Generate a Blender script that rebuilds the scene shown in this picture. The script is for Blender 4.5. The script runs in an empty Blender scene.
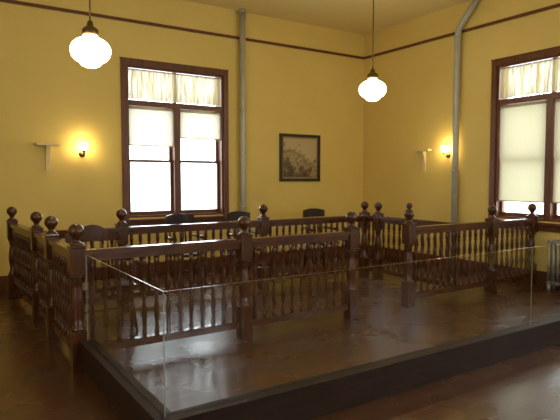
import bpy, bmesh, math, random
from mathutils import Vector, Matrix
random.seed(4)
sc = bpy.context.scene
COL = sc.collection

# ---------------------------------------------------------------- materials
def new_mat(name):
    m = bpy.data.materials.new(name); m.use_nodes = True
    nt = m.node_tree; nt.nodes.clear()
    out = nt.nodes.new('ShaderNodeOutputMaterial')
    return m, nt, out
def N(nt, t, **kw):
    n = nt.nodes.new(t)
    for k, v in kw.items(): setattr(n, k, v)
    return n
def L(nt, a, ao, b, bi): nt.links.new(a.outputs[ao], b.inputs[bi])
def ramp(nt, stops):
    r = N(nt, 'ShaderNodeValToRGB')
    el = r.color_ramp.elements
    while len(el) < len(stops): el.new(0.5)
    for e, (p, c) in zip(el, stops):
        e.position = p; e.color = (*c, 1)
    return r

def noise_mat(name, c1, c2, scale=3, rough=0.6, stretch=(1,1,1), bump=0.0, metallic=0, spec=0.5, coat=0):
    m, nt, out = new_mat(name)
    tc = N(nt, 'ShaderNodeTexCoord'); mp = N(nt, 'ShaderNodeMapping'); mp.inputs['Scale'].default_value = stretch
    nz = N(nt, 'ShaderNodeTexNoise'); nz.inputs['Scale'].default_value = scale; nz.inputs['Detail'].default_value = 6
    r = ramp(nt, [(0.3, c1), (0.7, c2)])
    b = N(nt, 'ShaderNodeBsdfPrincipled')
    b.inputs['Roughness'].default_value = rough; b.inputs['Metallic'].default_value = metallic
    b.inputs['Specular IOR Level'].default_value = spec; b.inputs['Coat Weight'].default_value = coat
    L(nt, tc, 'Object', mp, 'Vector'); L(nt, mp, 'Vector', nz, 'Vector'); L(nt, nz, 'Fac', r, 'Fac')
    L(nt, r, 'Color', b, 'Base Color'); L(nt, b, 'BSDF', out, 'Surface')
    if bump:
        bp = N(nt, 'ShaderNodeBump'); bp.inputs['Strength'].default_value = bump; bp.inputs['Distance'].default_value = 0.01
        L(nt, nz, 'Fac', bp, 'Height'); L(nt, bp, 'Normal', b, 'Normal')
    return m

M_wall = noise_mat('wall_yellow_plaster', (0.79,0.60,0.195), (0.83,0.64,0.215), 1.3, 0.75, bump=0.05, spec=0.2)
M_ceil = noise_mat('ceiling_pale_plaster', (0.84,0.71,0.36), (0.87,0.74,0.39), 1.5, 0.8, spec=0.2)
M_wood = noise_mat('dark_varnished_oak', (0.044,0.013,0.0045), (0.115,0.036,0.011), 5, 0.28, (6,6,0.8), bump=0.05, coat=0.3)
M_rail = noise_mat('dark_varnished_oak_rail', (0.048,0.014,0.005), (0.12,0.038,0.012), 5, 0.27, (0.8,6,6), bump=0.05, coat=0.3)
M_trim = noise_mat('red_brown_window_wood', (0.10,0.032,0.011), (0.18,0.060,0.021), 5, 0.4, (4,4,0.6))
M_rod = noise_mat('aged_brass', (0.10,0.065,0.025), (0.22,0.15,0.06), 8, 0.35, metallic=0.9)
M_pipe = noise_mat('grey_painted_metal', (0.42,0.42,0.35), (0.52,0.52,0.44), 4, 0.4, metallic=0.2)
M_silver = noise_mat('silver_painted_iron', (0.30,0.29,0.26), (0.42,0.41,0.38), 12, 0.45, metallic=0.5)
M_bracket = noise_mat('cream_painted_wood', (0.76,0.63,0.32), (0.82,0.69,0.37), 5, 0.5)
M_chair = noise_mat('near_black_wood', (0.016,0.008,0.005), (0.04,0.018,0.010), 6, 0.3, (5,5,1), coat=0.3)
M_black = noise_mat('black_frame_wood', (0.008,0.006,0.005), (0.02,0.014,0.01), 8, 0.35)
M_mat = noise_mat('tan_mat_board', (0.33,0.22,0.10), (0.38,0.26,0.12), 12, 0.8)
M_curb = noise_mat('dark_stained_plinth_wood', (0.016,0.007,0.004), (0.034,0.014,0.007), 5, 0.55, (0.8,6,6), spec=0.3)

# floor planks
m, nt, out = new_mat('floor_oak_planks'); M_floor = m
tc = N(nt,'ShaderNodeTexCoord'); mp = N(nt,'ShaderNodeMapping')
bk = N(nt,'ShaderNodeTexBrick'); bk.offset = 0.37
bk.inputs['Scale'].default_value = 1; bk.inputs['Brick Width'].default_value = 1.9; bk.inputs['Row Height'].default_value = 0.075
bk.inputs['Mortar Size'].default_value = 0.0022; bk.inputs['Mortar Smooth'].default_value = 0.35
bk.inputs['Color1'].default_value = (0.078,0.030,0.011,1); bk.inputs['Color2'].default_value = (0.120,0.049,0.018,1); bk.inputs['Mortar'].default_value = (0.018,0.007,0.004,1)
mp2 = N(nt,'ShaderNodeMapping'); mp2.inputs['Scale'].default_value = (0.8,9,1)
nz = N(nt,'ShaderNodeTexNoise'); nz.inputs['Scale'].default_value = 4; nz.inputs['Detail'].default_value = 8
nz2 = N(nt,'ShaderNodeTexNoise'); nz2.inputs['Scale'].default_value = 1.6; nz2.inputs['Detail'].default_value = 4
mx = N(nt,'ShaderNodeMix', data_type='RGBA', blend_type='MULTIPLY'); mx.inputs[0].default_value = 0.85
r = ramp(nt, [(0.3,(0.55,0.5,0.45)),(0.7,(1.15,1.1,1.05))])
r2 = ramp(nt, [(0.3,(0.21,0.21,0.21)),(0.7,(0.33,0.33,0.33))])
b = N(nt,'ShaderNodeBsdfPrincipled'); b.inputs['Specular IOR Level'].default_value = 0.65
bp = N(nt,'ShaderNodeBump'); bp.inputs['Strength'].default_value = 0.12; bp.inputs['Distance'].default_value = 0.005
L(nt,tc,'Object',mp,'Vector'); L(nt,mp,'Vector',bk,'Vector'); L(nt,tc,'Object',mp2,'Vector'); L(nt,mp2,'Vector',nz,'Vector')
L(nt,tc,'Object',nz2,'Vector'); L(nt,nz,'Fac',r,'Fac'); L(nt,nz2,'Fac',r2,'Fac')
nt.links.new(bk.outputs['Color'], mx.inputs[6]); nt.links.new(r.outputs['Color'], mx.inputs[7])
nt.links.new(mx.outputs[2], b.inputs['Base Color']); L(nt,r2,'Color',b,'Roughness')
ma = N(nt,'ShaderNodeMath', operation='SUBTRACT'); L(nt,nz,'Fac',ma,0); nt.links.new(bk.outputs['Fac'], ma.inputs[1])
L(nt,ma,'Value',bp,'Height'); L(nt,bp,'Normal',b,'Normal'); L(nt,b,'BSDF',out,'Surface')

# glass sheet: clear, reflection grows toward grazing angles
def glass_mat(name, tint, f0=0.03, gr=0.75):
    m, nt, out = new_mat(name)
    t = N(nt,'ShaderNodeBsdfTransparent'); t.inputs['Color'].default_value = (*tint,1)
    g = N(nt,'ShaderNodeBsdfGlossy'); g.inputs['Roughness'].default_value = 0.02
    lw = N(nt,'ShaderNodeLayerWeight'); lw.inputs['Blend'].default_value = 0.5
    pw = N(nt,'ShaderNodeMath', operation='POWER'); pw.inputs[1].default_value = 5
    mu = N(nt,'ShaderNodeMath', operation='MULTIPLY_ADD'); mu.inputs[1].default_value = gr; mu.inputs[2].default_value = f0
    mix = N(nt,'ShaderNodeMixShader')
    L(nt,lw,'Facing',pw,0); L(nt,pw,'Value',mu,0)
    L(nt,mu,'Value',mix,0); L(nt,t,'BSDF',mix,1); L(nt,g,'BSDF',mix,2); L(nt,mix,'Shader',out,'Surface')
    return m
M_glass = glass_mat('clear_glass_sheet', (0.975,0.985,0.975))
M_edge = noise_mat('polished_glass_edge', (0.26,0.25,0.19), (0.34,0.33,0.26), 10, 0.2)

# fabrics
def cloth_mat(name, col, transl, alpha_noise=None, tcol=None):
    m, nt, out = new_mat(name)
    tc = N(nt,'ShaderNodeTexCoord'); nz = N(nt,'ShaderNodeTexNoise'); nz.inputs['Scale'].default_value = 40
    r = ramp(nt, [(0.3, tuple(c*0.93 for c in col)), (0.7, col)])
    L(nt,tc,'Object',nz,'Vector'); L(nt,nz,'Fac',r,'Fac')
    d = N(nt,'ShaderNodeBsdfDiffuse'); t = N(nt,'ShaderNodeBsdfTranslucent')
    L(nt,r,'Color',d,'Color')
    t.inputs['Color'].default_value = (*(tcol or col),1)
    mix = N(nt,'ShaderNodeMixShader'); mix.inputs[0].default_value = transl
    L(nt,d,'BSDF',mix,1); L(nt,t,'BSDF',mix,2)
    last = mix
    if alpha_noise:
        mpp = N(nt,'ShaderNodeMapping'); mpp.inputs['Scale'].default_value=(1,1,0.12)
        vor = N(nt,'ShaderNodeTexNoise'); vor.inputs['Scale'].default_value = 28; vor.inputs['Detail'].default_value=3
        L(nt,tc,'Object',mpp,'Vector'); L(nt,mpp,'Vector',vor,'Vector')
        rr = ramp(nt, [(0.35,(0.0,)*3),(0.7,(alpha_noise,)*3)]); L(nt,vor,'Fac',rr,'Fac')
        tr = N(nt,'ShaderNodeBsdfTransparent'); m2 = N(nt,'ShaderNodeMixShader')
        L(nt,rr,'Color',m2,0); L(nt,mix,'Shader',m2,1); L(nt,tr,'BSDF',m2,2); last = m2
    L(nt,last,'Shader',out,'Surface')
    return m
M_blind = cloth_mat('cream_blind_cloth', (0.83,0.79,0.64), 0.36, None, (0.62,0.59,0.46))
M_blind2 = cloth_mat('cream_blind_cloth_heavy', (0.81,0.75,0.54), 0.3, None, (0.44,0.41,0.27))
M_lace = cloth_mat('ivory_lace', (0.85,0.77,0.50), 0.4, 0.13, (0.28,0.24,0.12))

def emis_mat(name, cc, ce, s):
    m, nt, out = new_mat(name)
    lw = N(nt,'ShaderNodeLayerWeight'); lw.inputs['Blend'].default_value = 0.35
    r = ramp(nt, [(0.0, cc),(0.9, ce)]); e = N(nt,'ShaderNodeEmission'); e.inputs['Strength'].default_value = s
    L(nt,lw,'Facing',r,'Fac'); L(nt,r,'Color',e,'Color'); L(nt,e,'Emission',out,'Surface')
    return m
M_globe = emis_mat('lit_milk_glass', (1.0,0.89,0.63), (0.40,0.26,0.10), 13)
M_sconce = emis_mat('lit_frosted_glass', (1.0,0.82,0.42), (1.0,0.66,0.24), 32)

# ---------------------------------------------------------------- mesh helpers
def bbox(bm, x0,x1,y0,y1,z0,z1, mi=0):
    vs = [bm.verts.new(p) for p in [(x0,y0,z0),(x1,y0,z0),(x1,y1,z0),(x0,y1,z0),(x0,y0,z1),(x1,y0,z1),(x1,y1,z1),(x0,y1,z1)]]
    fs = []
    for q in [(0,3,2,1),(4,5,6,7),(0,1,5,4),(1,2,6,5),(2,3,7,6),(3,0,4,7)]:
        f = bm.faces.new([vs[i] for i in q]); f.material_index = mi; fs.append(f)
    return vs, fs
def lathe(bm, prof, seg=16, cx=0, cy=0, smooth=True):
    rings = []
    for r, z in prof:
        if r < 1e-5: rings.append([bm.verts.new((cx,cy,z))])
        else: rings.append([bm.verts.new((cx+r*math.cos(2*math.pi*i/seg), cy+r*math.sin(2*math.pi*i/seg), z)) for i in range(seg)])
    for a, b_ in zip(rings[:-1], rings[1:]):
        for i in range(seg):
            j = (i+1) % seg
            if len(a)==1 and len(b_)==1: continue
            if len(a)==1: f = bm.faces.new([a[0], b_[j], b_[i]])
            elif len(b_)==1: f = bm.faces.new([a[i], a[j], b_[0]])
            else: f = bm.faces.new([a[i], a[j], b_[j], b_[i]])
            f.smooth = smooth
    if len(rings[0])>1: bm.faces.new(rings[0])
    if len(rings[-1])>1: bm.faces.new(rings[-1])
def tube(bm, pts, rad, seg=12):
    pts = [Vector(p) for p in pts]; rings = []
    up = Vector((0,0,1))
    prev = None
    for i, p in enumerate(pts):
        if i==0: d = pts[1]-p
        elif i==len(pts)-1: d = p-pts[i-1]
        else: d = (pts[i+1]-p).normalized()+(p-pts[i-1]).normalized()
        d.normalize()
        if prev is None:
            a = d.cross(up)
            if a.length < 0.05: a = d.cross(Vector((1,0,0)))
        else: a = prev - d*prev.dot(d)
        a.normalize(); prev = a; b_ = d.cross(a)
        rr = rad[i] if isinstance(rad,(list,tuple)) else rad
        rings.append([bm.verts.new(p+a*rr*math.cos(2*math.pi*k/seg)+b_*rr*math.sin(2*math.pi*k/seg)) for k in range(seg)])
    for a, b_ in zip(rings[:-1], rings[1:]):
        for k in range(seg):
            f = bm.faces.new([a[k], a[(k+1)%seg], b_[(k+1)%seg], b_[k]]); f.smooth = True
    bm.faces.new(rings[0]); bm.faces.new(rings[-1])
def mesh_from(bm, name, mats, bevel=0):
    if bevel:
        es = [e for e in bm.edges if len(e.link_faces)==2 and e.calc_face_angle(0) > 1.0]
        bmesh.ops.bevel(bm, geom=es, offset=bevel, segments=2, affect='EDGES', profile=0.6)
    bmesh.ops.recalc_face_normals(bm, faces=bm.faces)
    me = bpy.data.meshes.new(name); bm.to_mesh(me); bm.free()
    for mm in (mats if isinstance(mats,(list,tuple)) else [mats]): me.materials.append(mm)
    return me
def obj(name, me, parent=None, loc=(0,0,0), rot=(0,0,0)):
    o = bpy.data.objects.new(name, me); COL.objects.link(o)
    o.location = loc; o.rotation_euler = rot
    if parent: o.parent = parent
    return o
def thing(name, label, cat, loc=(0,0,0), rotz=0, me=None, group=None):
    o = obj(name, me, None, loc, (0,0,rotz))
    o['label'] = label; o['category'] = cat
    if group: o['group'] = group
    return o
def structure(o): o['kind'] = 'structure'; return o

# ---------------------------------------------------------------- room shell
XR, YB, XL, YF, H = 7.18, 8.0, -2.2, -3.2, 4.25
T = 0.28
Z0, Z1 = 0.90, 3.16      # window openings
def wall_with_openings(name, s0, s1, openings, mapf, mat):
    bm = bmesh.new()
    def add(sa, sb, za, zb):
        a = mapf(sa, 0, za); c = mapf(sb, T, zb)
        bbox(bm, min(a[0],c[0]),max(a[0],c[0]),min(a[1],c[1]),max(a[1],c[1]),za,zb)
    cur = s0
    for (a, b_) in sorted(openings):
        add(cur, a, 0, H); add(a, b_, 0, Z0); add(a, b_, Z1, H); cur = b_
    add(cur, s1, 0, H)
    return structure(obj(name, mesh_from(bm, name, mat)))
mapA = lambda s,d,z: (s, YB+d, z)
mapB = lambda s,d,z: (XR+d, s, z)
mapL = lambda s,d,z: (XL-d, s, z)
mapF = lambda s,d,z: (s, YF-d, z)
WA = (2.53, 4.12); WB = (3.42, 5.06); WC = (0.2,1.84); WD=(-2.6,-0.96)  # WC and WD: out-of-view openings added to let in daylight
wall_with_openings('wall_back', XL-T, XR+T, [WA], mapA, M_wall)
wall_with_openings('wall_right', YF, YB, [WB, WC, WD], mapB, M_wall)
wall_with_openings('wall_left', YF, YB, [(1.0,2.64)], mapL, M_wall)
wall_with_openings('wall_front', XL-T, XR+T, [(3.0,4.64)], mapF, M_wall)
bm = bmesh.new(); bbox(bm, XL-T, XR+T, YF-T, YB+T, -0.15, 0)
structure(obj('floor', mesh_from(bm,'floor',M_floor)))
bm = bmesh.new(); bbox(bm, XL-T, XR+T, YF-T, YB+T, H, H+0.15)
structure(obj('ceiling', mesh_from(bm,'ceiling',M_ceil)))

def strip(name, kind_map, s0, s1, za, zb, dep, mat, bev=0.006):
    bm = bmesh.new()
    a = kind_map(s0, 0, za); c = kind_map(s1, -dep, zb)
    bbox(bm, min(a[0],c[0]),max(a[0],c[0]),min(a[1],c[1]),max(a[1],c[1]),za,zb)
    return structure(obj(name, mesh_from(bm,name,mat,bev)))
strip('trim_1', mapA, XL, XR, 3.785, 3.825, 0.03, M_trim)
strip('trim_2', mapB, YF, YB-0.03, 3.785, 3.825, 0.03, M_trim)
strip('baseboard_back', mapA, XL, XR, 0, 0.2, 0.022, M_trim)
strip('baseboard_right', mapB, YF, YB-0.022, 0, 0.2, 0.022, M_trim)

# windows
def window(name, rng, mapf, detailed=True):
    a, b_ = rng; c = (a+b_)/2
    bm = bmesh.new()
    def add(sa, sb, da, db, za, zb):
        p = mapf(sa, da, za); q = mapf(sb, db, zb)
        bbox(bm, min(p[0],q[0]),max(p[0],q[0]),min(p[1],q[1]),max(p[1],q[1]),za,zb)
    cw = 0.085
    add(a-cw, a, -0.03, 0, Z0-0.02, Z1+cw); add(b_, b_+cw, -0.03, 0, Z0-0.02, Z1+cw)
    add(a, b_, -0.03, 0, Z1, Z1+cw)
    add(a-cw-0.01, b_+cw+0.01, -0.035, 0, Z1+cw, Z1+cw+0.015)
    add(a-cw-0.03, b_+cw+0.03, -0.07, 0.0, Z0-0.05, Z0-0.02)
    add(a-cw, b_+cw, -0.025, 0, Z0-0.14, Z0-0.05)
    add(a, a+0.03, 0, 0.2, Z0, Z1); add(b_-0.03, b_, 0, 0.2, Z0, Z1)
    add(a+0.03, b_-0.03, 0, 0.2, Z1-0.03, Z1); add(a+0.03, b_-0.03, 0, 0.2, Z0, Z0+0.03)
    add(c-0.05, c+0.05, 0.005, 0.18, Z0+0.03, 2.58)
    add(a+0.03, b_-0.03, 0.005, 0.18, 2.58, 2.66)
    add(c-0.022, c+0.022, 0.08, 0.14, 2.66, Z1-0.03)
    for (p, q) in ((a+0.03, c-0.05),(c+0.05, b_-0.03)):
        w = 0.04
        for (za, zb, d0) in ((Z0+0.03, 1.78, 0.09),(1.74, 2.58, 0.13)):
            add(p, p+w, d0, d0+0.035, za, zb); add(q-w, q, d0, d0+0.035, za, zb)
            add(p+w, q-w, d0, d0+0.035, za, za+(0.06 if za<1.5 else 0.04)); add(p+w, q-w, d0, d0+0.035, zb-0.04, zb)
    o = structure(obj(name, mesh_from(bm, name, M_trim, 0.003)))
    bm = bmesh.new()
    for (p, q) in ((a+0.03, c-0.05),(c+0.05, b_-0.03)):
        P = mapf(p+0.041, 0.12, Z0+0.12); Q = mapf(q-0.041, 0.124, 2.5)
        bbox(bm, min(P[0],Q[0]),max(P[0],Q[0]),min(P[1],Q[1]),max(P[1],Q[1]),Z0+0.1,2.53)
    g = obj('window_pane', mesh_from(bm,'window_pane',M_glass), o)
    ld = bpy.data.lights.new('daylight_portal','AREA'); ld.shape='RECTANGLE'; ld.size=b_-a; ld.size_y=Z1-Z0
    ld.cycles.is_portal = True
    lo = bpy.data.objects.new('daylight_portal', ld); COL.objects.link(lo)
    p = Vector(mapf(c, T+0.02, (Z0+Z1)/2)); inn = Vector(mapf(c, -1, (Z0+Z1)/2)) - p
    lo.location = p; lo.rotation_euler = inn.to_track_quat('-Z','Y').to_euler()
    return o
window('window_1', WA, mapA); window('window_2', WB, mapB); window('added_window_3', WC, mapB); window('added_window_6', WD, mapB)  # WC and WD windows are unseen, added for daylight and glare
window('added_window_4', (1.0,2.64), mapL); window('added_window_5', (3.0,4.64), mapF)  # both out of view, added to raise the daylight in the room

def blind(rng, mapf, zbot, label, mat, cat='window blind'):
    a, b_ = rng
    root = thing('roller_blind', label, cat, mapf((a+b_)/2, 0.05, 2.55))
    o0 = Vector(root.location)
    def loc(s,d,z): return Vector(mapf(s,d,z)) - o0
    bm = bmesh.new(); n = 12
    vs = []
    for i in range(n+1):
        s = a + (b_-a)*i/n
        for z in (zbot, 2.54): vs.append(bm.verts.new(loc(s, 0.05+0.002*math.sin(i*1.1), z)))
    for i in range(n):
        f = bm.faces.new([vs[2*i],vs[2*i+2],vs[2*i+3],vs[2*i+1]]); f.smooth = True
    obj('blind_cloth', mesh_from(bm,'blind_cloth',mat), root)
    bm = bmesh.new(); tube(bm, [loc(a,0.04,2.55), loc(b_,0.04,2.55)], 0.018)
    obj('roller', mesh_from(bm,'roller',mat), root)
    bm = bmesh.new(); tube(bm, [loc(a,0.05,zbot), loc(b_,0.05,zbot)], 0.009)
    obj('hem_bar', mesh_from(bm,'hem_bar',mat), root)
    return root
def halves(rng):
    a,b_ = rng; c=(a+b_)/2
    return (a+0.036, c-0.055), (c+0.055, b_-0.036)
hA = halves(WA); hB = halves(WB)
blind(hA[0], mapA, 1.99, 'cream roller blind drawn a third down over sash', M_blind)
blind(hA[1], mapA, 2.13, 'cream roller blind pulled slightly higher over sash', M_blind)
blind(hB[1], mapB, 1.16, 'cream roller blind drawn nearly to the sill', M_blind2)
blind(hB[0], mapB, 1.16, 'cream roller blind lowered beside central mullion', M_blind2)

def lace(rng, mapf):
    a, b_ = rng; a+=0.035; b_-=0.035
    zt = Z1-0.045
    root = thing('lace_curtain', 'gathered ivory lace valance hanging across window transom', 'curtain', mapf((a+b_)/2, 0.03, zt))
    o0 = Vector(root.location)
    bm = bmesh.new(); n = 200; vs=[]
    for i in range(n+1):
        s = a+(b_-a)*i/n
        for k, z in enumerate((2.675+0.008*math.sin(i*0.8),2.8,2.92,3.05,zt-0.005,zt+0.005)):
            d = 0.034+0.024*math.sin(i*0.62+1.3*math.sin(i*0.11)+0.1*k)*(1-0.12*k)
            vs.append(bm.verts.new(Vector(mapf(s,d,z))-o0))
    for i in range(n):
        for k in range(5):
            f = bm.faces.new([vs[6*i+k],vs[6*i+6+k],vs[6*i+7+k],vs[6*i+1+k]]); f.smooth=True
    obj('curtain_cloth', mesh_from(bm,'curtain_cloth',M_lace), root)
    bm = bmesh.new(); tube(bm, [Vector(mapf(a,0.03,zt))-o0, Vector(mapf(b_,0.03,zt))-o0], 0.006)
    obj('curtain_rod', mesh_from(bm,'curtain_rod',M_rod), root)
lace(WA, mapA); lace(WB, mapB)

# ---------------------------------------------------------------- newel posts
PW = 0.058
def post_mesh():
    bm = bmesh.new()
    bbox(bm,-PW,PW,-PW,PW,0.0,0.30)
    bbox(bm,-PW,PW,-PW,PW,0.74,0.955)
    bbox(bm,-PW-0.003,PW+0.003,-PW-0.003,PW+0.003,0.955,0.975)
    bmesh.ops.bevel(bm, geom=bm.edges[:], offset=0.004, segments=1, affect='EDGES')
    lathe(bm, [(0.052,0.30),(0.055,0.315),(0.04,0.33),(0.047,0.345),(0.036,0.36),(0.043,0.42),(0.050,0.47),(0.052,0.51),(0.046,0.57),(0.036,0.64),(0.033,0.67),(0.046,0.685),(0.036,0.70),(0.052,0.72),(0.053,0.74)], 20)
    return mesh_from(bm,'post_shaft',M_wood)
def finial_mesh(extra):
    bm = bmesh.new()
    pr = [(0.05,0.975),(0.052,0.988),(0.036,0.998),(0.026,1.008),(0.024,1.018),(0.030,1.026)]
    R=0.060; cz=1.086
    for i in range(1,13):
        t = -math.pi/2+0.45+(math.pi-0.45)*i/12
        pr.append((max(R*math.cos(t),0) if i<12 else 0, cz+R*math.sin(t)))
    if extra:
        pr = pr[:-1]; pr[-1] = (0.017,cz+0.059)
        R2=0.036; c2=cz+0.095
        for i in range(1,9):
            t=-math.pi/2+0.5+(math.pi-0.5)*i/8
            pr.append((R2*math.cos(t) if i<8 else 0, c2+R2*math.sin(t)))
    lathe(bm, pr, 24)
    return mesh_from(bm,'ball_finial',M_wood)
PM = post_mesh(); FM = finial_mesh(False); FM2 = finial_mesh(True)
def newel(x, y, label='dark oak newel post with turned ball finial', extra=False):
    r = thing('newel_post', label, 'post', (x,y,0), group='courtroom newel posts')
    obj('post_shaft', PM, r); obj('ball_finial', FM2 if extra else FM, r)
# ---------------------------------------------------------------- railings
bm = bmesh.new()
lathe(bm, [(0.018,0.165),(0.021,0.175),(0.021,0.215),(0.014,0.225),(0.020,0.24),(0.013,0.255),(0.017,0.29),(0.024,0.34),(0.025,0.375),(0.018,0.43),(0.012,0.475),(0.021,0.495),(0.012,0.515),(0.017,0.55),(0.023,0.60),(0.019,0.65),(0.011,0.70),(0.020,0.72),(0.012,0.74),(0.020,0.755),(0.021,0.80),(0.018,0.845)], 12)
BM = mesh_from(bm,'baluster',M_wood)
def railing(x0,y0,x1,y1,label, start_trim=PW+0.001, end_trim=PW+0.001):
    d = Vector((x1-x0,y1-y0)); Lg = d.length; d.normalize()
    ln = Lg-start_trim-end_trim
    r = thing('railing', label, 'railing', (x0+d.x*start_trim, y0+d.y*start_trim, 0), math.atan2(d.y,d.x), group='courtroom railing sections')
    bm = bmesh.new()
    bbox(bm,0,ln,-0.045,0.045,0.897,0.935); bbox(bm,0,ln,-0.030,0.030,0.845,0.897)
    obj('handrail', mesh_from(bm,'handrail',M_rail,0.006), r)
    bm = bmesh.new()
    bbox(bm,0,ln,-0.030,0.030,0.10,0.165)
    obj('bottom_rail', mesh_from(bm,'bottom_rail',M_rail,0.005), r)
    n = max(2, round(ln/0.108))
    for i in range(n):
        obj('baluster', BM, r, ((i+0.5)*ln/n,0,0), (0,0,0))
YN, YM = 4.40, 6.2
XS = 0.975
P4=(XS,YN);P5=(2.48,YN);P6=(3.79,YN);P7=(4.66,YN);P8=(6.20,YN);P9=(XR-PW-0.028,YN)
P3=(XS,5.4);P2=(XS,YM);P1=(XS-0.08,7.48)
Q1=(1.88,YM);Q2=(3.79,YM);Q3=(5.60,YM);Q4=(5.60,5.90)
for p in (P4,P5,P6,P8,P9,P3,P2,P1,Q1,Q2,Q3,Q4): newel(*p)
newel(*P7, label='dark oak newel post topped with two stacked balls', extra=True)
FR='dark oak spindle railing along glass-enclosed courtroom floor'
BR='dark oak spindle railing before jury chairs'
SR='dark oak spindle railing returning toward the yellow wall'
railing(*P4,*P5,FR); railing(*P5,*P6,FR); railing(*P7,*P8,FR); railing(*P8,*P9,FR)
railing(*P2,*Q1,BR); railing(*Q1,*Q2,BR); railing(*Q2,*Q3,BR)
railing(*Q3,*Q4,SR); railing(*Q4,5.60,YN,SR,end_trim=0.048)
railing(*P4,*P3,SR); railing(*P3,*P2,SR); railing(*P2,*P1,SR,start_trim=PW+0.006,end_trim=PW+0.006)

# ---------------------------------------------------------------- glass barrier on plinth
GX, GY, CZ, GT = 1.03, 2.69, 0.225, 0.905
bm = bmesh.new()
y_end = YN-PW-0.01
bbox(bm, GX-0.045, GX+0.045, GY-0.045, y_end, 0, CZ-0.02)
bbox(bm, GX+0.045, XR-0.03, GY-0.045, GY+0.045, 0, CZ-0.02)
bbox(bm, GX-0.055, GX+0.055, GY-0.055, y_end, CZ-0.02, CZ)
bbox(bm, GX+0.055, XR-0.03, GY-0.055, GY+0.055, CZ-0.02, CZ)
pl = thing('barrier_plinth','dark stained wooden plinth carrying glass barrier','plinth', me=mesh_from(bm,'barrier_plinth',M_curb))
def gpanel(x0,x1,y0,y1):
    bm = bmesh.new()
    vs, fs = bbox(bm, x0,x1,y0,y1,CZ,GT)
    big = (x1-x0) > (y1-y0)
    for f in fs:
        f.normal_update(); n = f.normal
        isbig = abs(n.y)>0.5 if big else abs(n.x)>0.5
        f.material_index = 0 if isbig else 1
    me = mesh_from(bm,'glass_panel',[M_glass,M_edge])
    thing('glass_panel','tall clear glass barrier panel standing on dark plinth','glass barrier', me=me, group='glass barrier panels')
gt=0.004
gpanel(GX-gt,GX+gt,GY+gt+0.001,y_end)
gpanel(GX-gt,4.357,GY-gt,GY+gt)
gpanel(4.36,XR-0.032,GY-gt,GY+gt)

# ---------------------------------------------------------------- pendants
def pendant(x,y,label):
    cz = 2.70
    r = thing('pendant_lamp', label, 'lamp', (x,y,H), group='schoolhouse pendant lamps')
    k=0.93
    P=[(0.0,-0.175),(0.05,-0.172),(0.09,-0.155),(0.112,-0.13),(0.118,-0.118),(0.15,-0.105),(0.185,-0.065),(0.2,-0.015),(0.198,0.02),(0.18,0.06),(0.145,0.095),(0.10,0.118),(0.07,0.13),(0.064,0.15),(0.068,0.165)]
    bm = bmesh.new()
    lathe(bm, [(a*k,cz+z*k-H) for a,z in P],32)
    obj('lamp_shade', mesh_from(bm,'lamp_shade',M_globe), r)
    bm = bmesh.new()
    lathe(bm, [(0.074,cz+0.135-H),(0.076,cz+0.16-H),(0.074,cz+0.19-H),(0.05,cz+0.21-H),(0.03,cz+0.225-H),(0.026,cz+0.26-H),(0.012,cz+0.275-H)],24)
    obj('shade_holder', mesh_from(bm,'shade_holder',M_rod), r)
    bm = bmesh.new(); tube(bm, [(0,0,cz+0.27-H),(0,0,-0.02)],0.008)
    obj('rod', mesh_from(bm,'rod',M_rod), r)
    bm = bmesh.new(); lathe(bm, [(0.012,-0.06),(0.03,-0.045),(0.06,-0.02),(0.065,0)],24)
    obj('canopy', mesh_from(bm,'canopy',M_rod), r)
LB='glowing milk glass schoolhouse pendant on brass rod'
pendant(1.345,5.31,LB); pendant(5.11,5.52,LB)
pendant(1.34,0.6,LB); pendant(5.11,0.6,LB)

# ---------------------------------------------------------------- sconces and brackets
def place_wall(wall, s, z):
    if wall=='A': return (s, YB, z), math.pi
    return (XR, s, z), math.pi/2
def sconce(wall, s, z):
    loc, rz = place_wall(wall, s, z)
    r = thing('wall_sconce','small brass wall sconce with glowing frosted shade','wall lamp', loc, rz, group='wall sconces')
    bm = bmesh.new(); lathe(bm, [(0.045,0),(0.045,0.008),(0.035,0.018),(0.012,0.024)],20)
    bmesh.ops.rotate(bm, verts=bm.verts, matrix=Matrix.Rotation(-math.pi/2,3,'X'))
    bmesh.ops.translate(bm, verts=bm.verts, vec=(0,0,-0.08))
    obj('backplate', mesh_from(bm,'backplate',M_rod), r)
    bm = bmesh.new(); tube(bm, [(0,0.02,-0.08),(0,0.06,-0.10),(0,0.10,-0.09),(0,0.115,-0.05)],0.007)
    obj('arm', mesh_from(bm,'arm',M_rod), r)
    bm = bmesh.new(); lathe(bm, [(0.01,-0.055),(0.026,-0.05),(0.028,-0.035),(0.018,-0.03)],16,0,0.115)
    obj('socket', mesh_from(bm,'socket',M_rod), r)
    bm = bmesh.new(); lathe(bm, [(0.022,-0.033),(0.036,-0.01),(0.043,0.02),(0.042,0.04),(0.05,0.065),(0.0,0.066)],20,0,0.115)
    obj('lamp_shade', mesh_from(bm,'lamp_shade',M_sconce), r)
sconce('A',1.88,1.92); sconce('B',5.94,1.95)
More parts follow.
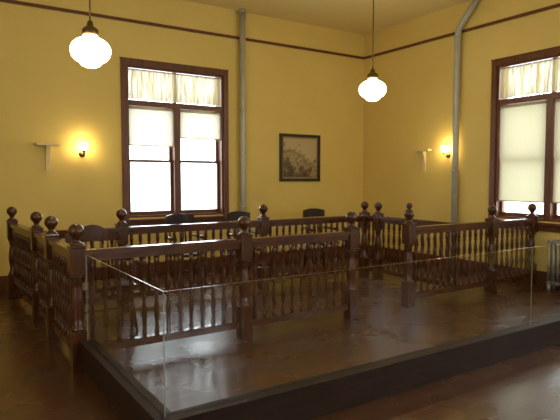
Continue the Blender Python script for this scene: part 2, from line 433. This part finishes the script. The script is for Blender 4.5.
def bracket(wall, s, z):
    loc, rz = place_wall(wall, s, z)
    r = thing('wall_bracket','cream painted T-shaped wooden bracket shelf on yellow wall','shelf', loc, rz, group='T-shaped wall brackets')
    bm = bmesh.new(); bbox(bm,-0.15,0.15,0,0.10,-0.035,0)
    obj('shelf_board', mesh_from(bm,'shelf_board',M_bracket,0.004), r)
    bm = bmesh.new()
    pts = [(0.0,-0.035),(0.085,-0.035),(0.07,-0.08),(0.04,-0.16),(0.03,-0.26),(0.03,-0.38),(0.0,-0.38)]
    A = [bm.verts.new((-0.028,y,zz)) for y,zz in pts]; B = [bm.verts.new((0.028,y,zz)) for y,zz in pts]
    bm.faces.new(A); bm.faces.new(B[::-1])
    for i in range(len(pts)):
        j=(i+1)%len(pts); bm.faces.new([A[i],B[i],B[j],A[j]])
    obj('stem', mesh_from(bm,'stem',M_bracket), r)
bracket('A',1.42,1.975); bracket('B',6.44,1.99)

# ---------------------------------------------------------------- pipes
def pipe(name_label, pts, collars, flange):
    r = thing('heating_pipe', name_label, 'pipe', pts[0])
    o0 = Vector(pts[0])
    bm = bmesh.new(); tube(bm, [Vector(p)-o0 for p in pts], 0.05, 18)
    obj('pipe_body', mesh_from(bm,'pipe_body',M_pipe), r)
    for (p, q) in collars:
        bm = bmesh.new(); tube(bm, [Vector(p)-o0, Vector(q)-o0], 0.058, 18)
        obj('collar', mesh_from(bm,'collar',M_pipe), r)
px, py = 4.44, YB-0.09
pipe('grey metal pipe rising straight up yellow wall', [(px,py,0),(px,py,1.4),(px,py,2.8),(px,py,H)],
     [((px,py,H-0.05),(px,py,H)),((px,py,2.6),(px,py,2.63)),((px,py,1.0),(px,py,1.03))], None)
qx, qy = XR-0.09, 5.73
pipe('grey metal pipe with angled elbow near ceiling', [(qx,qy,0),(qx,qy,2.0),(qx,qy,3.72),(qx,qy-0.02,3.82),(qx,qy-0.07,3.89),(qx,5.35,H)],
     [((qx,qy,3.68),(qx,qy,3.72)),((qx,qy,1.6),(qx,qy,1.63))], None)

# ---------------------------------------------------------------- framed picture
m, nt, out = new_mat('sepia_print'); M_pic = m
tc = N(nt,'ShaderNodeTexCoord'); sp = N(nt,'ShaderNodeSeparateXYZ'); nz=N(nt,'ShaderNodeTexNoise'); nz.inputs['Scale'].default_value=6; nz.inputs['Detail'].default_value=8
L(nt,tc,'Object',nz,'Vector'); L(nt,tc,'Object',sp,'Vector')
m1=N(nt,'ShaderNodeMath',operation='MULTIPLY_ADD'); m1.inputs[1].default_value=0.9; m1.inputs[2].default_value=-0.15
L(nt,sp,'Z',m1,0); 
m3=N(nt,'ShaderNodeMath',operation='MULTIPLY_ADD'); m3.inputs[1].default_value=0.35; L(nt,sp,'X',m3,0); L(nt,m1,'Value',m3,2)
m2=N(nt,'ShaderNodeMath',operation='ADD'); L(nt,nz,'Fac',m2,0); L(nt,m3,'Value',m2,1)
r = ramp(nt,[(0.0,(0.06,0.035,0.015)),(0.16,(0.16,0.10,0.045)),(0.26,(0.40,0.30,0.16)),(0.34,(0.20,0.13,0.06)),(0.46,(0.50,0.39,0.22))])
b=N(nt,'ShaderNodeBsdfPrincipled'); b.inputs['Roughness'].default_value=0.35
L(nt,m2,'Value',r,'Fac'); L(nt,r,'Color',b,'Base Color'); L(nt,b,'BSDF',out,'Surface')
W2,H2=0.44,0.42
root = thing('framed_picture','sepia landscape print in black wooden frame','picture',(5.66,YB,1.86))
bm=bmesh.new(); fw=0.05
for (x0,x1,z0,z1) in ((-W2,W2,H2-fw,H2),(-W2,W2,-H2,-H2+fw),(-W2,-W2+fw,-H2+fw,H2-fw),(W2-fw,W2,-H2+fw,H2-fw)):
    bbox(bm,x0,x1,-0.035,0,z0,z1)
obj('picture_frame', mesh_from(bm,'picture_frame',M_black,0.004), root)
bm=bmesh.new(); bbox(bm,-W2+fw,W2-fw,-0.012,-0.001,-H2+fw,H2-fw)
obj('mat_board', mesh_from(bm,'mat_board',M_mat), root)
bm=bmesh.new(); bbox(bm,-W2+fw+0.03,W2-fw-0.03,-0.016,-0.012,-H2+fw+0.03,H2-fw-0.03)
obj('print', mesh_from(bm,'print',M_pic), root)

# ---------------------------------------------------------------- chairs
def curved_slab(bm, w, dep, thick, z0, z1, y0, topf, n=20, botf=None):
    cols=[]
    for i in range(n+1):
        t=-1+2*i/n; x=t*w; y=y0+dep*(1-t*t)
        zt=z1+topf(t); zb=z0+(botf(t) if botf else 0)
        cols.append([bm.verts.new((x,y-thick/2,zb)),bm.verts.new((x,y+thick/2,zb)),bm.verts.new((x,y+thick/2,zt)),bm.verts.new((x,y-thick/2,zt))])
    for a,b_ in zip(cols[:-1],cols[1:]):
        for k in range(4): bm.faces.new([a[k],b_[k],b_[(k+1)%4],a[(k+1)%4]]).smooth=False
    bm.faces.new(cols[0]); bm.faces.new(cols[-1])
def chair_parts(w=0.22, crest=lambda t:-0.03*t*t, top=0.96, arms=True, M=None):
    M=M or M_chair
    P=[]
    bm=bmesh.new(); bbox(bm,-w,w,-0.22,0.2,0.43,0.465)
    P.append(('seat',mesh_from(bm,'seat',M,0.012)))
    bm=bmesh.new(); curved_slab(bm,w+0.01,0.04,0.022,top-0.14,top,0.21,crest)
    P.append(('backrest',mesh_from(bm,'backrest',M)))
    ns=5 if w<0.24 else 7
    for i in range(ns):
        x=-w*0.8+w*1.6*i/(ns-1); yy=0.21+0.04*(1-(x/w)**2)
        bm=bmesh.new(); tube(bm,[(x*0.9,0.18,0.465),(x*0.97,0.20,0.65),(x,yy,top-0.135)],[0.011,0.014,0.009],8)
        P.append(('back_spindle',mesh_from(bm,'back_spindle',M)))
    for sx in (-1,1):
        for sy in (-1,1):
            bm=bmesh.new(); tube(bm,[(sx*w*1.0,sy*0.21,0),(sx*w*0.92,sy*0.18,0.2),(sx*w*0.82,sy*0.16,0.432)],[0.015,0.02,0.018],10)
            P.append(('leg',mesh_from(bm,'leg',M)))
        if arms:
            bm=bmesh.new(); tube(bm,[(sx*w*0.98,0.21,0.68),(sx*w*1.15,0.05,0.67),(sx*w*1.12,-0.16,0.665)],[0.016,0.02,0.022],10)
            P.append(('armrest',mesh_from(bm,'armrest',M)))
            bm=bmesh.new(); tube(bm,[(sx*w*0.93,-0.12,0.465),(sx*w*1.1,-0.13,0.66)],[0.015,0.012],10)
            P.append(('arm_post',mesh_from(bm,'arm_post',M)))
    bm=bmesh.new(); tube(bm,[(-w*0.93,0,0.2),(w*0.93,0,0.2)],0.011,8)
    for sx in (-1,1): tube(bm,[(sx*w*0.93,-0.18,0.2),(sx*w*0.93,0.18,0.2)],0.011,8)
    P.append(('stretcher',mesh_from(bm,'stretcher',M)))
    return P
def chair(x,y,rot,parts,label,group=None):
    r=thing('armchair',label,'chair',(x,y,0),rot,group=group)
    for n_,me in parts: obj(n_,me,r)
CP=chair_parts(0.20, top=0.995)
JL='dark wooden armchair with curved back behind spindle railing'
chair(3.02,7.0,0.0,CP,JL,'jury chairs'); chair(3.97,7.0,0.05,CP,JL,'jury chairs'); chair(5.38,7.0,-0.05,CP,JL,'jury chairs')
CP2=chair_parts(0.27, crest=lambda t: 0.05*math.cos(t*math.pi)-0.02-0.02*t, top=1.0, M=M_wood)
chair(1.42,5.36,0.05,CP2,'dark oak armchair with wavy crest rail inside railing')

# ---------------------------------------------------------------- radiator
r=thing('radiator','silver painted cast iron column radiator under window','radiator',(XR-0.14,3.38,0))
n=12
def sect():
    bm=bmesh.new()
    for yx in (-0.07,0,0.07):
        tube(bm,[(yx,0,0.12),(yx,0,0.62)],0.022,10)
    tube(bm,[(-0.085,0,0.64),(0.085,0,0.64)],0.03,10); tube(bm,[(-0.085,0,0.10),(0.085,0,0.10)],0.028,10)
    return mesh_from(bm,'radiator_section',M_silver)
SM=sect()
for i in range(n): obj('radiator_section',SM,r,(0,i*0.062,0))
for yy in (0,(n-1)*0.062):
    bm=bmesh.new(); lathe(bm,[(0.035,0),(0.025,0.03),(0.03,0.08)],12,-0.06,yy); lathe(bm,[(0.035,0),(0.025,0.03),(0.03,0.08)],12,0.06,yy)
    obj('radiator_foot',mesh_from(bm,'radiator_foot',M_silver),r)

# ---------------------------------------------------------------- world + camera
w=bpy.data.worlds.new('overcast_sky'); sc.world=w; w.use_nodes=True
nt=w.node_tree; bg=nt.nodes['Background']; bg.inputs['Color'].default_value=(0.84,0.92,1.0,1); bg.inputs['Strength'].default_value=4.8

cam=bpy.data.cameras.new('camera'); co=bpy.data.objects.new('camera',cam); COL.objects.link(co)
cam.sensor_width=36; cam.lens=34.84; cam.clip_start=0.05
co.location=(0,0,1.5)
s=math.sin(math.radians(3.38)); c=math.cos(math.radians(3.38))
co.rotation_euler=Vector((0.5476*c,0.8368*c,-s)).to_track_quat('-Z','Y').to_euler()
sc.camera=co
sc.view_settings.view_transform='Standard'
sc.view_settings.exposure=0.82
